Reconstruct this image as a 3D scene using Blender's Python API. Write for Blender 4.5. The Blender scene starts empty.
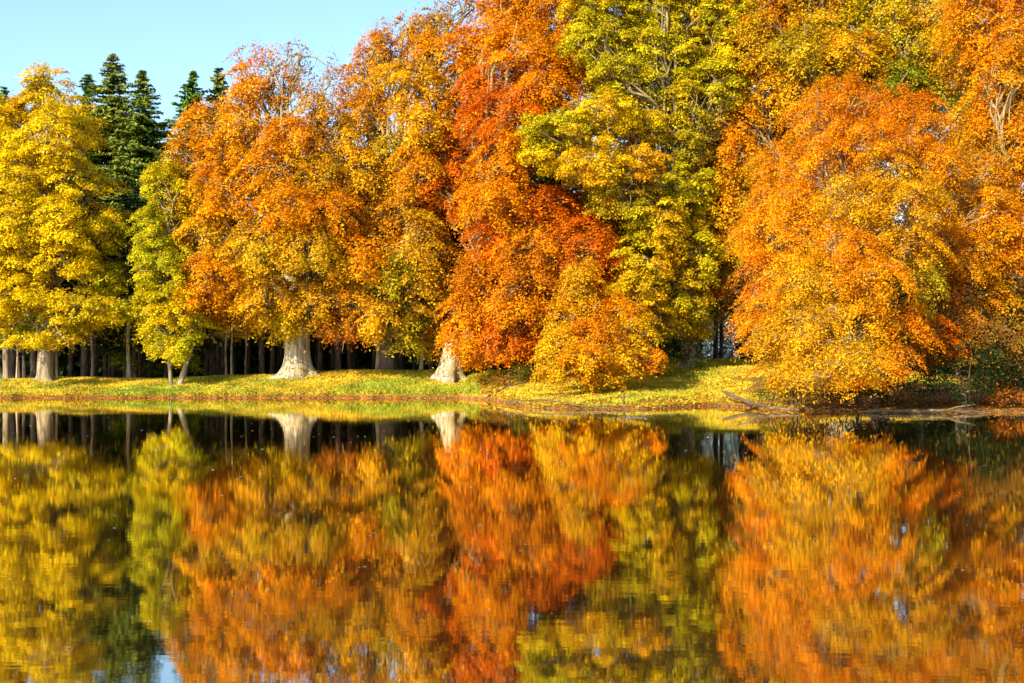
import bpy, math, random
import numpy as np
from mathutils import Vector
rng = np.random.default_rng(11)
random.seed(11)
SC = bpy.context.scene
COL = SC.collection
F = 1422.0; CAMH = 2.2; HOR = 361.0

# ------------------------------------------------------------------ camera, world, sun
cam_d = bpy.data.cameras.new('camera'); cam = bpy.data.objects.new('camera', cam_d); COL.objects.link(cam)
cam.location = (0, 0, CAMH); cam.rotation_euler = (math.radians(90), 0, 0)
cam_d.sensor_width = 36; cam_d.lens = 50; cam_d.shift_y = (HOR - 341.5) / 1024.0
cam_d.clip_start = .1; cam_d.clip_end = 6000
SC.camera = cam
SUN_EL = math.radians(32); SUN_AZ = math.atan2(-.64, -.77)       # azimuth measured from +Y towards +X
W = bpy.data.worlds.new('World'); SC.world = W; W.use_nodes = True
nt = W.node_tree; bg = nt.nodes['Background']
sky = nt.nodes.new('ShaderNodeTexSky'); sky.sky_type = 'NISHITA'; sky.sun_disc = False
sky.sun_elevation = SUN_EL; sky.sun_rotation = SUN_AZ; sky.air_density = 1.0; sky.dust_density = .6; sky.ozone_density = 1.0
tm = nt.nodes.new('ShaderNodeVectorMath'); tm.operation = 'MULTIPLY'; tm.inputs[1].default_value = (.78, .91, 1.04)
nt.links.new(sky.outputs[0], tm.inputs[0]); nt.links.new(tm.outputs[0], bg.inputs[0]); bg.inputs[1].default_value = .15
sd = bpy.data.lights.new('sun', 'SUN'); sd.energy = 5.0; sd.angle = math.radians(.5); sd.color = (1, .88, .68)
sun = bpy.data.objects.new('sun', sd); COL.objects.link(sun)
S = Vector((math.sin(SUN_AZ) * math.cos(SUN_EL), math.cos(SUN_AZ) * math.cos(SUN_EL), math.sin(SUN_EL)))
sun.rotation_euler = S.to_track_quat('Z', 'Y').to_euler(); sun.location = (-40, -40, 60)
SC.view_settings.view_transform = 'Standard'; SC.view_settings.look = 'None'
SC.view_settings.gamma = 1; SC.view_settings.exposure = .92
SC.render.engine = 'CYCLES'
SC.cycles.max_bounces = 6; SC.cycles.diffuse_bounces = 3; SC.cycles.transmission_bounces = 3; SC.cycles.glossy_bounces = 2

# ------------------------------------------------------------------ helpers
def at(px, py, d):
    return np.array([(px - 512) / F * d, d, CAMH - (py - HOR) / F * d])
def tag(o, label=None, cat=None, group=None, kind=None):
    if label: o['label'] = label
    if cat: o['category'] = cat
    if group: o['group'] = group
    if kind: o['kind'] = kind
    return o
def empty(name, loc):
    o = bpy.data.objects.new(name, None); COL.objects.link(o); o.location = [float(v) for v in loc]
    o.empty_display_size = .3
    return o
def link_mesh(name, me, mat, parent=None, origin=(0, 0, 0)):
    o = bpy.data.objects.new(name, me); COL.objects.link(o)
    if mat: me.materials.append(mat)
    if parent: o.parent = parent
    else: o.location = [float(v) for v in origin]
    return o
def np_mesh(name, V, faces, nper, smooth=False):
    """V (n,3), faces (m,nper)"""
    me = bpy.data.meshes.new(name)
    V = np.ascontiguousarray(V, dtype=np.float32); faces = np.ascontiguousarray(faces, dtype=np.int32)
    me.vertices.add(len(V)); me.vertices.foreach_set('co', V.ravel())
    me.loops.add(faces.size); me.loops.foreach_set('vertex_index', faces.ravel())
    me.polygons.add(len(faces))
    me.polygons.foreach_set('loop_start', np.arange(0, faces.size, nper, dtype=np.int32))
    me.polygons.foreach_set('loop_total', np.full(len(faces), nper, dtype=np.int32))
    if smooth: me.polygons.foreach_set('use_smooth', np.ones(len(faces), dtype=bool))
    me.update(calc_edges=True)
    return me
def norm(a): return a / np.maximum(np.linalg.norm(a, axis=1, keepdims=True), 1e-9)

def leaf_mesh(name, C, N, L, Wd, colr, fold=.25):
    """one folded four-cornered leaf spray per row"""
    n = len(C)
    R = rng.normal(size=(n, 3)); N = norm(N)
    U = norm(np.cross(N, R)); Vv = np.cross(N, U)
    L = L[:, None]; Wd = Wd[:, None]
    P = np.empty((n, 4, 3))
    P[:, 0] = C + U * L; P[:, 1] = C + Vv * Wd * rng.uniform(.7, 1.2, (n, 1)) + N * Wd * fold + U * L * rng.uniform(-.3, .3, (n, 1))
    P[:, 2] = C - U * L; P[:, 3] = C - Vv * Wd * rng.uniform(.7, 1.2, (n, 1)) + N * Wd * fold + U * L * rng.uniform(-.3, .3, (n, 1))
    me = np_mesh(name, P.reshape(-1, 3), np.arange(4 * n).reshape(n, 4), 4)
    a = me.attributes.new('leaf_colour', 'FLOAT_COLOR', 'FACE')
    c4 = np.ones((n, 4), dtype=np.float32); c4[:, :3] = np.clip(colr, 0.001, 1)
    a.data.foreach_set('color', c4.ravel())
    return me

class Tubes:
    def __init__(s): s.V = []; s.Fc = []; s.n = 0
    def tube(s, pts, rad, k=7, flare=None, seed=0):
        pts = np.array(pts, float); m = len(pts)
        r = np.random.default_rng(seed + 1)
        ph = r.uniform(0, 6.28, 4)
        T = np.gradient(pts, axis=0); T = norm(T)
        ref = np.array([0, 1., 0]) if abs(T[0][2]) > .5 else np.array([0, 0, 1.])
        a = np.linspace(0, 2 * np.pi, k, endpoint=False)
        rings = []
        for i in range(m):
            u = np.cross(T[i], ref); u /= max(np.linalg.norm(u), 1e-6); v = np.cross(T[i], u)
            rr = np.full(k, rad[i])
            if flare is not None:
                f = flare[i]
                rr = rr * (1 + f * (.5 * np.sin(3 * a + ph[0]) + .35 * np.sin(5 * a + ph[1]) + .2 * np.sin(8 * a + ph[2])))
                rr = rr * (1 + .04 * np.sin(a * 2 + i * .9 + ph[3]))
            rings.append(pts[i] + np.outer(np.cos(a) * rr, u) + np.outer(np.sin(a) * rr, v))
        base = s.n
        s.V.append(np.concatenate(rings)); s.n += m * k
        i = np.arange(m - 1)[:, None] * k; j = np.arange(k)[None]; j2 = (j + 1) % k
        q = np.stack([i + j, i + j2, i + k + j2, i + k + j], -1).reshape(-1, 4) + base
        s.Fc.append(q)
        # cap at the end
    def build(s, name, mat, parent=None, origin=(0, 0, 0)):
        V = np.concatenate(s.V) - (np.array(origin) if parent is None else 0)
        me = np_mesh(name, V, np.concatenate(s.Fc), 4, True)
        return link_mesh(name, me, mat, parent, origin)

# ------------------------------------------------------------------ materials
def new_mat(name):
    m = bpy.data.materials.new(name); m.use_nodes = True
    t = m.node_tree
    for n in list(t.nodes): t.nodes.remove(n)
    out = t.nodes.new('ShaderNodeOutputMaterial')
    return m, t, out
def leaf_material(name, trans=.35, rough=.55, spec=.25, tint=(1, 1, 1), nscale=2.2, namp=.28):
    m, t, out = new_mat(name); N = t.nodes.new; L = t.links.new
    at_ = N('ShaderNodeAttribute'); at_.attribute_name = 'leaf_colour'
    geo = N('ShaderNodeNewGeometry')
    ns = N('ShaderNodeTexNoise'); ns.inputs['Scale'].default_value = nscale; ns.inputs['Detail'].default_value = 3
    L(geo.outputs['Position'], ns.inputs['Vector'])
    mp = N('ShaderNodeMapRange'); mp.inputs[1].default_value = .3; mp.inputs[2].default_value = .7
    mp.inputs[3].default_value = 1 - namp; mp.inputs[4].default_value = 1 + namp
    L(ns.outputs[0], mp.inputs[0])
    mx = N('ShaderNodeVectorMath'); mx.operation = 'SCALE'; L(at_.outputs['Color'], mx.inputs[0]); L(mp.outputs[0], mx.inputs['Scale'])
    p = N('ShaderNodeBsdfPrincipled'); p.inputs['Roughness'].default_value = rough
    p.inputs['Specular IOR Level'].default_value = spec
    L(mx.outputs[0], p.inputs['Base Color'])
    tr = N('ShaderNodeBsdfTranslucent'); L(mx.outputs[0], tr.inputs[0])
    ms = N('ShaderNodeMixShader'); ms.inputs[0].default_value = trans
    L(p.outputs[0], ms.inputs[1]); L(tr.outputs[0], ms.inputs[2]); L(ms.outputs[0], out.inputs[0])
    return m
LEAF = leaf_material('autumn_leaf', .36, .75, .03)
NEEDLE = leaf_material('spruce_needles', .15, .6, .1, namp=.35)
LITTER = leaf_material('dry_leaf', .15, .6, .2)
GRASS = leaf_material('grass_blade', .3, .5, .25, nscale=.6, namp=.3)

def bark_material(name, c1, c2, c3, scale=3.0, zs=.25, bump=.5):
    m, t, out = new_mat(name); N = t.nodes.new; L = t.links.new
    tc = N('ShaderNodeTexCoord'); mp = N('ShaderNodeMapping'); mp.inputs['Scale'].default_value = (1, 1, zs)
    L(tc.outputs['Object'], mp.inputs[0])
    n1 = N('ShaderNodeTexNoise'); n1.inputs['Scale'].default_value = scale; n1.inputs['Detail'].default_value = 8; n1.inputs['Roughness'].default_value = .65
    L(mp.outputs[0], n1.inputs[0])
    n2 = N('ShaderNodeTexNoise'); n2.inputs['Scale'].default_value = .8; n2.inputs['Detail'].default_value = 4; L(tc.outputs['Object'], n2.inputs[0])
    r1 = N('ShaderNodeValToRGB'); e = r1.color_ramp.elements
    e[0].position = .36; e[0].color = (*c1, 1); e[1].position = .62; e[1].color = (*c2, 1)
    L(n1.outputs[0], r1.inputs[0])
    mr = N('ShaderNodeMapRange'); mr.inputs[1].default_value = .5; mr.inputs[2].default_value = .68; L(n2.outputs[0], mr.inputs[0])
    mx = N('ShaderNodeMix'); mx.data_type = 'RGBA'; L(mr.outputs[0], mx.inputs[0]); L(r1.outputs[0], mx.inputs[6]); mx.inputs[7].default_value = (*c3, 1)
    bp = N('ShaderNodeBump'); bp.inputs['Strength'].default_value = bump; bp.inputs['Distance'].default_value = .12; L(n1.outputs[0], bp.inputs['Height'])
    p = N('ShaderNodeBsdfPrincipled'); p.inputs['Roughness'].default_value = .85; p.inputs['Specular IOR Level'].default_value = .15
    L(mx.outputs[2], p.inputs['Base Color']); L(bp.outputs[0], p.inputs['Normal']); L(p.outputs[0], out.inputs[0])
    return m
BARK = bark_material('beech_bark', (.16, .11, .06), (.62, .52, .34), (.40, .33, .12), 5.5, .12, 1.0)
BARK2 = bark_material('lime_bark', (.13, .10, .06), (.40, .31, .2), (.25, .22, .08), 4, .2, .6)
BARKD = bark_material('spruce_bark', (.05, .035, .025), (.16, .115, .085), (.09, .08, .05), 5, .25, .4)
TWIG = bark_material('branch_bark', (.14, .09, .045), (.42, .31, .14), (.28, .22, .07), 5, .3, .2)
LOG = bark_material('log_bark', (.05, .035, .02), (.20, .14, .08), (.12, .09, .04), 6, 1, .4)

def ground_material():
    m, t, out = new_mat('bank_ground'); N = t.nodes.new; L = t.links.new
    geo = N('ShaderNodeNewGeometry'); sep = N('ShaderNodeSeparateXYZ'); L(geo.outputs['Position'], sep.inputs[0])
    n1 = N('ShaderNodeTexNoise'); n1.inputs['Scale'].default_value = .35; n1.inputs['Detail'].default_value = 6
    n2 = N('ShaderNodeTexNoise'); n2.inputs['Scale'].default_value = 5; n2.inputs['Detail'].default_value = 6
    L(geo.outputs['Position'], n1.inputs[0]); L(geo.outputs['Position'], n2.inputs[0])
    gr = N('ShaderNodeValToRGB'); e = gr.color_ramp.elements
    e[0].position = .35; e[0].color = (.13, .16, .015, 1); e[1].position = .65; e[1].color = (.42, .26, .03, 1)
    L(n1.outputs[0], gr.inputs[0])
    soil = N('ShaderNodeValToRGB'); e = soil.color_ramp.elements
    e[0].position = .35; e[0].color = (.07, .035, .015, 1); e[1].position = .65; e[1].color = (.34, .16, .04, 1)
    L(n2.outputs[0], soil.inputs[0])
    mr = N('ShaderNodeMapRange'); mr.inputs[1].default_value = .08; mr.inputs[2].default_value = .2; L(sep.outputs[2], mr.inputs[0])
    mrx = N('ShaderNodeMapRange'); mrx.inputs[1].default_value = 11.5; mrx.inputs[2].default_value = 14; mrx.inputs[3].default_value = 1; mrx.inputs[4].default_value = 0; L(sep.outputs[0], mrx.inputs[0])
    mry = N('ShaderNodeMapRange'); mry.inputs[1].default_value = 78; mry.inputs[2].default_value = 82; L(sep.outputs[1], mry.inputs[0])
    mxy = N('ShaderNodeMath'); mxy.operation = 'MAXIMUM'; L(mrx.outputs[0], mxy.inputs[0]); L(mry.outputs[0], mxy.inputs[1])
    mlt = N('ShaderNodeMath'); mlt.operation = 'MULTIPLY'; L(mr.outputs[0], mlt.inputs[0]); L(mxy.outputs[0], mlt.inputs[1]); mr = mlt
    mx = N('ShaderNodeMix'); mx.data_type = 'RGBA'; L(mr.outputs[0], mx.inputs[0]); L(soil.outputs[0], mx.inputs[6]); L(gr.outputs[0], mx.inputs[7])
    # under the wood: needle litter
    mr2 = N('ShaderNodeMapRange'); mr2.inputs[1].default_value = 93; mr2.inputs[2].default_value = 99; L(sep.outputs[1], mr2.inputs[0])
    mx2 = N('ShaderNodeMix'); mx2.data_type = 'RGBA'; L(mr2.outputs[0], mx2.inputs[0]); L(mx.outputs[2], mx2.inputs[6]); mx2.inputs[7].default_value = (.06, .038, .02, 1)
    bp = N('ShaderNodeBump'); bp.inputs['Strength'].default_value = .6; bp.inputs['Distance'].default_value = .1; L(n2.outputs[0], bp.inputs['Height'])
    p = N('ShaderNodeBsdfPrincipled'); p.inputs['Roughness'].default_value = .9; p.inputs['Specular IOR Level'].default_value = .1
    L(mx2.outputs[2], p.inputs['Base Color']); L(bp.outputs[0], p.inputs['Normal']); L(p.outputs[0], out.inputs[0])
    return m
def water_material():
    m, t, out = new_mat('lake_water'); N = t.nodes.new; L = t.links.new
    geo = N('ShaderNodeNewGeometry'); mp = N('ShaderNodeMapping'); mp.inputs['Scale'].default_value = (1.1, 2.2, 1)
    L(geo.outputs['Position'], mp.inputs[0])
    n1 = N('ShaderNodeTexNoise'); n1.inputs['Scale'].default_value = 2.6; n1.inputs['Detail'].default_value = 4; n1.inputs['Roughness'].default_value = .5
    n2 = N('ShaderNodeTexNoise'); n2.inputs['Scale'].default_value = .25; n2.inputs['Detail'].default_value = 2
    L(mp.outputs[0], n1.inputs[0]); L(mp.outputs[0], n2.inputs[0])
    mr = N('ShaderNodeMapRange'); mr.inputs[1].default_value = .35; mr.inputs[2].default_value = .7; mr.inputs[3].default_value = .25; mr.inputs[4].default_value = 1
    L(n2.outputs[0], mr.inputs[0])
    mu = N('ShaderNodeMath'); mu.operation = 'MULTIPLY'; L(n1.outputs[0], mu.inputs[0]); L(mr.outputs[0], mu.inputs[1])
    bp = N('ShaderNodeBump'); bp.inputs['Strength'].default_value = .35; bp.inputs['Distance'].default_value = .0021; L(mu.outputs[0], bp.inputs['Height'])
    g = N('ShaderNodeBsdfGlossy'); g.inputs['Roughness'].default_value = .02; g.inputs[0].default_value = (1, .94, .82, 1)
    d = N('ShaderNodeBsdfDiffuse'); d.inputs[0].default_value = (.018, .012, .004, 1)
    fr = N('ShaderNodeFresnel'); fr.inputs[0].default_value = 1.33
    # peaty still water: Fresnel lifted well above plain water to brighten the reflections
    m2 = N('ShaderNodeMapRange'); m2.inputs[1].default_value = .02; m2.inputs[2].default_value = .75; m2.inputs[3].default_value = .46; m2.inputs[4].default_value = .97
    L(fr.outputs[0], m2.inputs[0])
    ms = N('ShaderNodeMixShader'); L(m2.outputs[0], ms.inputs[0]); L(d.outputs[0], ms.inputs[1]); L(g.outputs[0], ms.inputs[2])
    L(bp.outputs[0], g.inputs['Normal']); L(ms.outputs[0], out.inputs[0])
    return m

# ------------------------------------------------------------------ terrain and water
_sx = np.array([-900, -60, -20, -3, -1.2, 1, 6, 8.5, 10, 12.0, 15, 26, 60, 900.])
_sy = np.array([60, 84, 84.5, 84, 80, 66, 64.5, 68, 70, 64, 61.5, 59.5, 46, 20.])
_fx = np.array([-900, -60, -32, -20, -12, -4, 0, 5, 10, 14, 20, 30, 900.])
_fh = np.array([.9, 1.0, 1.0, 1.05, 1.45, 1.6, 1.5, 1.6, 2.3, 2.3, 1.6, 1.2, 1.2])
def shore(x): return np.interp(x, _sx, _sy) + .18 * np.sin(x * 1.7) + .12 * np.sin(x * 4.1 + 1)
def height(x, y):
    x = np.asarray(x, float); y = np.asarray(y, float)
    s = y - shore(x)
    H = np.interp(x, _fx, _fh)
    crest = np.maximum(89.5 - shore(x), 6.0)             # distance from shore to crest
    flat = np.clip((crest - 6) / 14., 0, 1)
    u = np.clip(s / crest, 0, 1)
    prof = (1 - flat) * (.16 * np.clip(s / .5, 0, 1) + (1 - .16) * u ** .9) + flat * (.07 * np.clip(s / .5, 0, 1) + .93 * u ** 1.6)
    h = np.where(s > 0, H * prof, np.maximum(s * .3, -2.0))
    back = np.clip((y - 92) / 12, 0, 1)
    h = h - back * .5
    h = h + .05 * np.sin(x * .7 + y * .3) * np.clip(s / 3, 0, 1) + .03 * np.sin(x * 2.3 - y * 1.1) * np.clip(s / 3, 0, 1)
    # near bank, behind the photographer
    nb = np.clip((3.0 - y) / 3.0, 0, 1)
    h = np.where(y < 3.0, -2 + nb * 2.5 + np.clip(-y, 0, 20) * .05, np.where(y < 12, np.maximum(h, -2), h))
    return h
def hgt(x, y): return float(height(np.array([x]), np.array([y]))[0])
xs = np.concatenate([np.linspace(-3000, -120, 14), np.linspace(-110, -45, 40), np.linspace(-44, 44, 420), np.linspace(45, 110, 40), np.linspace(120, 3000, 14)])
ys = np.concatenate([np.linspace(-2500, -40, 12), np.linspace(-35, 40, 40), np.linspace(42, 55, 20), np.linspace(55.3, 96, 240), np.linspace(97, 170, 40), np.linspace(180, 3500, 20)])
X, Y = np.meshgrid(xs, ys, indexing='ij')
Zt = height(X, Y)
nx, ny = X.shape
idx = np.arange(nx * ny).reshape(nx, ny)
q = np.stack([idx[:-1, :-1], idx[1:, :-1], idx[1:, 1:], idx[:-1, 1:]], -1).reshape(-1, 4)
terr = link_mesh('ground', np_mesh('ground', np.stack([X, Y, Zt], -1).reshape(-1, 3), q, 4, True), ground_material())
tag(terr, kind='structure')
wv = np.array([[-3000, -2500, 0], [3000, -2500, 0], [3000, 96, 0], [-3000, 96, 0.]])
tag(link_mesh('water', np_mesh('water', wv, np.array([[0, 1, 2, 3]]), 4), water_material()), kind='structure')

# ------------------------------------------------------------------ colours (linear leaf albedo)
PAL = dict(
    yellow=(.80, .56, .006), gold=(.78, .41, .008), orange=(.84, .31, .004), red=(.80, .19, .005),
    rust=(.52, .16, .012), ygreen=(.60, .50, .008), green=(.30, .34, .012), olive=(.46, .36, .012), brown=(.34, .15, .02), holly_shade=(.022, .042, .012))  # evergreen leaf colour, darkened to stand in for shade
def pal(k): return np.array(PAL[k])
def lowfreq(P, seed, s=.35):
    r = np.random.default_rng(seed); out = np.zeros(len(P))
    for k in range(5):
        w = r.normal(size=3) * s * (1 + k * .6); out += np.sin(P @ w + r.uniform(0, 6.28)) / (1 + k * .4)
    return out / 2.2

def foliage(name, lobes, d, root, parent, kind='beech', leaf=.15, cl=1.0, seed=0, n_leaf=70, mat=None, cover=1.35, backkeep=.4, mixes=('gold', 'rust'), core=0):
    """lobes: px,py,rx,ry,(dy),(colour),(density) - the crown's masses, placed round the tree's own axis"""
    r = np.random.default_rng(seed); Cc = []; Nn = []; col = []; Sz = []; dens = []
    E = []
    for lb in lobes:
        px, py, rx, ry = lb[:4]; dy = lb[4] if len(lb) > 4 else 0
        ck = lb[5] if len(lb) > 5 else 'orange'; dn = lb[6] if len(lb) > 6 else 1
        px += r.normal() * 3; py += r.normal() * 4 if py < 330 else 0; rx *= r.uniform(.85, 1.1); ry *= (r.uniform(1.05, 1.5) if py < 330 else 1)
        dd = d + dy + r.normal() * .5; c = at(px, py, dd); s = dd / F
        a = np.array([rx * s, max(rx, ry) * s * .9, ry * s])
        E.append((c, a, ck, dn))
    E0 = list(E)
    if core: E += [(c + np.array([0, 3.2, .2]), a * .92, 'olive' if ck in ('green', 'ygreen', 'olive') else ('rust' if ck in ('rust', 'red', 'brown') else 'gold'), core) for c, a, ck, dn in E0]
    for i, (c, a, ck, dn) in enumerate(E):
        p = 1.6; area = 4 * math.pi * (((a[0] * a[1]) ** p + (a[0] * a[2]) ** p + (a[1] * a[2]) ** p) / 3) ** (1 / p)
        n = int(area * cover * dn / (cl * cl * 1.3)) + 3
        D = norm(r.normal(size=(n, 3)))
        D = D[(D[:, 1] < .25) | (r.random(n) < backkeep)]
        n = len(D)
        rad = r.uniform(.66, 1.14, (n, 1)); deep = r.random((n, 1)) < .18; rad = np.where(deep, r.uniform(.3, .7, (n, 1)), rad)
        P = c + D * a * rad
        keep = np.ones(n, bool)
        for j, (c2, a2, _, _) in enumerate(E):
            if j == i: continue
            ins = (((P - c2) / a2) ** 2).sum(1) < .55
            keep &= ~(ins & (r.random(n) < .85))
        P = P[keep]; D = D[keep]
        Cc.append(P); Nn.append(norm(D / a)); col += [ck] * len(P); dens.append(np.full(len(P), dn))
    P = np.concatenate(Cc); D = np.concatenate(Nn); dens = np.concatenate(dens)
    g = height(P[:, 0], P[:, 1])
    ok = P[:, 2] > np.maximum(g, 0) + .35 * cl
    P = P[ok]; D = D[ok]; col = [c for c, o in zip(col, ok) if o]; dens = dens[ok]
    n = len(P)
    base = np.array([pal(c) for c in col])
    lf = lowfreq(P, seed + 5)
    m1, m2 = pal(mixes[0]), pal(mixes[1])
    w1 = np.clip(lf * .6 + r.normal(0, .22, n), 0, .75)[:, None]; w2 = np.clip(-lf * .55 + r.normal(0, .2, n) - .12, 0, .65)[:, None]
    base = base * (1 - w1) + m1 * w1; base = base * (1 - w2) + m2 * w2
    cs = r.uniform(.6, 1.35, n) * cl
    base *= r.uniform(.7, 1.15, (n, 1))
    nl = np.maximum((n_leaf * r.choice([.3, .7, 1.25], n, p=[.25, .35, .4]) * (cs / cl) ** 2 * np.clip(dens, .4, 1)).astype(int), 8)
    rep = np.repeat(np.arange(n), nl); m = len(rep)
    q = norm(r.normal(size=(m, 3))); q[:, 2] = np.where(q[:, 2] < -.2, -q[:, 2] * .7, q[:, 2])
    q *= r.uniform(.25, 1.05, (m, 1)) ** .6
    fl = dict(beech=(.95, .95, .55), lime=(.95, .95, .62), oak=(.9, .9, .7), maple=(.8, .8, .8))[kind]
    off = q * np.array(fl) * cs[rep][:, None] * .92
    ax = Dh0 = D.copy(); ax = norm(ax * [1, 1, .3] + np.array([0, 0, -.55]) + r.normal(size=D.shape) * .45)
    el = dict(beech=.42, lime=.2, oak=.28, maple=.35)[kind]
    off = off * (1 - el * .38) + ax[rep] * (r.normal(size=(m, 1)) * el * cs[rep][:, None])
    # sprays droop outwards
    Dh = D.copy(); Dh[:, 2] = 0
    slope = dict(beech=.75, lime=.35, oak=.2, maple=.3)[kind]
    off[:, 2] -= slope * (off * Dh[rep]).sum(1) + .12 * (off[:, 0] ** 2 + off[:, 1] ** 2) / cl
    LP = P[rep] + off
    NN = norm(q) * .55 + D[rep] * .45 + np.array([0, 0, .55]) + r.normal(size=(m, 3)) * .45
    colr = base[rep] * r.uniform(.68, 1.25, (m, 1)); colr[:, 1] *= r.uniform(.8, 1.22, m)
    odd = r.random(m) < .05; colr[odd] = pal('brown') * .9
    gz = np.maximum(height(LP[:, 0], LP[:, 1]), 0) + .05
    ok = LP[:, 2] > gz
    LP = LP[ok]; NN = NN[ok]; colr = colr[ok]; m = len(LP)
    L = r.uniform(.6, 1.35, m) * leaf * .54
    me = leaf_mesh(name, LP - root, NN, L, L * r.uniform(.45, .75, m), colr)
    o = link_mesh(name, me, mat or LEAF, parent)
    return o, E0, P, m

TOT = []
def curve_pts(a, b, bend, n=9, sag=0.0, wob=.0, seed=0):
    r = np.random.default_rng(seed)
    a = np.array(a, float); b = np.array(b, float); t = np.linspace(0, 1, n)[:, None]
    mid = a + (b - a) * .5 + np.array(bend)
    p = (1 - t) ** 2 * a + 2 * t * (1 - t) * mid + t ** 2 * b
    w = r.normal(size=(n, 3)) * wob; w[0] = 0; w[-1] = 0
    p += w; return p
def broadleaf(name, label, cat, px, d, lobes, trunk_w, fork, lean=0, kind='beech', group=None, bark=None, leaf=.15, cl=1.0, seed=0, n_leaf=70,
              mixes=('gold', 'rust'), cover=1.35, flare=1.0, stems=None, twigs=34, twig_r=.04, backkeep=.4, core=0):
    """tapered trunk with root flare, main limbs to every mass of the crown, twigs to its sprays"""
    x = (px - 512) / F * d
    root = np.array([x, d, hgt(x, d) - .05])
    t = empty(name, root); tag(t, label, cat, group)
    cr, E, P, m = foliage('crown', lobes, d, root, t, kind, leaf, cl * .86, seed, int(n_leaf * 2.5 * 1.15), None, cover * .92, backkeep, mixes, core)
    TOT.append(m)
    r = np.random.default_rng(seed + 77)
    top = np.array([lean, r.uniform(-.3, .3), fork])
    crown_top = max(e[0][2] + e[1][2] * .4 for e in E) - root[2]
    cx = np.mean([e[0][0] for e in E]) - root[0]; cy = np.mean([e[0][1] for e in E]) - root[1]
    rt = trunk_w / 2
    for si, (sxo, sl, sw) in enumerate(stems or [(0, 0, 1)]):
        tb = Tubes()
        n = 18
        zz = np.concatenate([np.array([-.45, -.1, .03, .12, .22, .35, .5, .7, .95, 1.3, 1.7]), np.linspace(2.4, 1, 10)[:0]])
        zl = np.concatenate([zz[zz < fork], np.linspace(max(2.0, zz[-1] + .4) if fork > 2.5 else fork, fork, 5) if fork > 2.5 else [fork]])
        z2 = np.linspace(fork + .8, crown_top * .8, 9)
        pts = []; rad = []; fl = []
        for z in zl:
            f = z / fork
            pts.append([sxo + (lean + sl) * max(f, 0) ** 1.2, 0, z])
            b = math.exp(-max(z, 0) / (.36 * max(rt, .3)))
            rad.append(rt * sw * (1 - .15 * max(f, 0) + .5 * flare * b)); fl.append(.07 + .5 * flare * b)
        for i, z in enumerate(z2):
            f = (i + 1) / 9
            pts.append([sxo + (lean + sl) * (1 - f) + cx * f + r.normal() * .12, cy * f, z]); rad.append(rt * sw * .8 * (1 - f) ** 1.1 + .03); fl.append(.05)
        tb.tube(pts, rad, 28, fl, seed + si)
        tb.build('trunk', bark or BARK, t)
    spine = np.array(pts)
    # limbs
    PP = P - root
    asg = np.argmin(((PP[:, None, :] - np.array([e[0] - root for e in E])[None]) ** 2).sum(2), 1)
    for i, (c, a, ck, dn) in enumerate(E):
        c = c - root
        lb = Tubes()
        # leave the spine lower than the mass it feeds
        zt = np.clip(c[2] * .45 + fork * .35, fork * .8, crown_top * .8)
        k = int(np.argmin(abs(spine[:, 2] - zt))); s0 = spine[k]
        dist = np.linalg.norm(c - s0)
        r0 = min(rt * .34, .05 + dist * .016)
        end = c + np.array([0, -a[1] * .35, a[2] * .25])
        pts_l = curve_pts(s0, end, (r.normal() * dist * .12, r.normal() * dist * .08, dist * .08), 10, wob=.05 * dist ** .85, seed=seed + i)
        lb.tube(pts_l, np.linspace(r0, .05, 10), 7, None)
        own = PP[asg == i]
        if len(own):
            sel = own[r.permutation(len(own))[:twigs]]
            for s in sel:
                j = r.integers(4, 10); a0 = pts_l[j]
                dd = np.linalg.norm(s - a0)
                if dd > 7: continue
                s = s + (s - a0) / max(dd, .1) * .05
                pt = curve_pts(a0, s, (r.normal() * .2, r.normal() * .2, dd * .12), 6, wob=.06 * dd ** .7, seed=int(r.integers(1e6)))
                lb.tube(pt, np.linspace(twig_r * 1.5, twig_r * .4, 6), 4)
                # side twigs
                for _ in range(2):
                    b0 = pt[r.integers(2, 5)]; b1 = b0 + (s - a0) * .2 + r.normal(size=3) * .35
                    lb.tube([b0, (b0 + b1) / 2 + r.normal(size=3) * .06, b1], [twig_r * .6, twig_r * .45, twig_r * .25], 3)
        lb.build('limb', TWIG, t)
    return t

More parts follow.
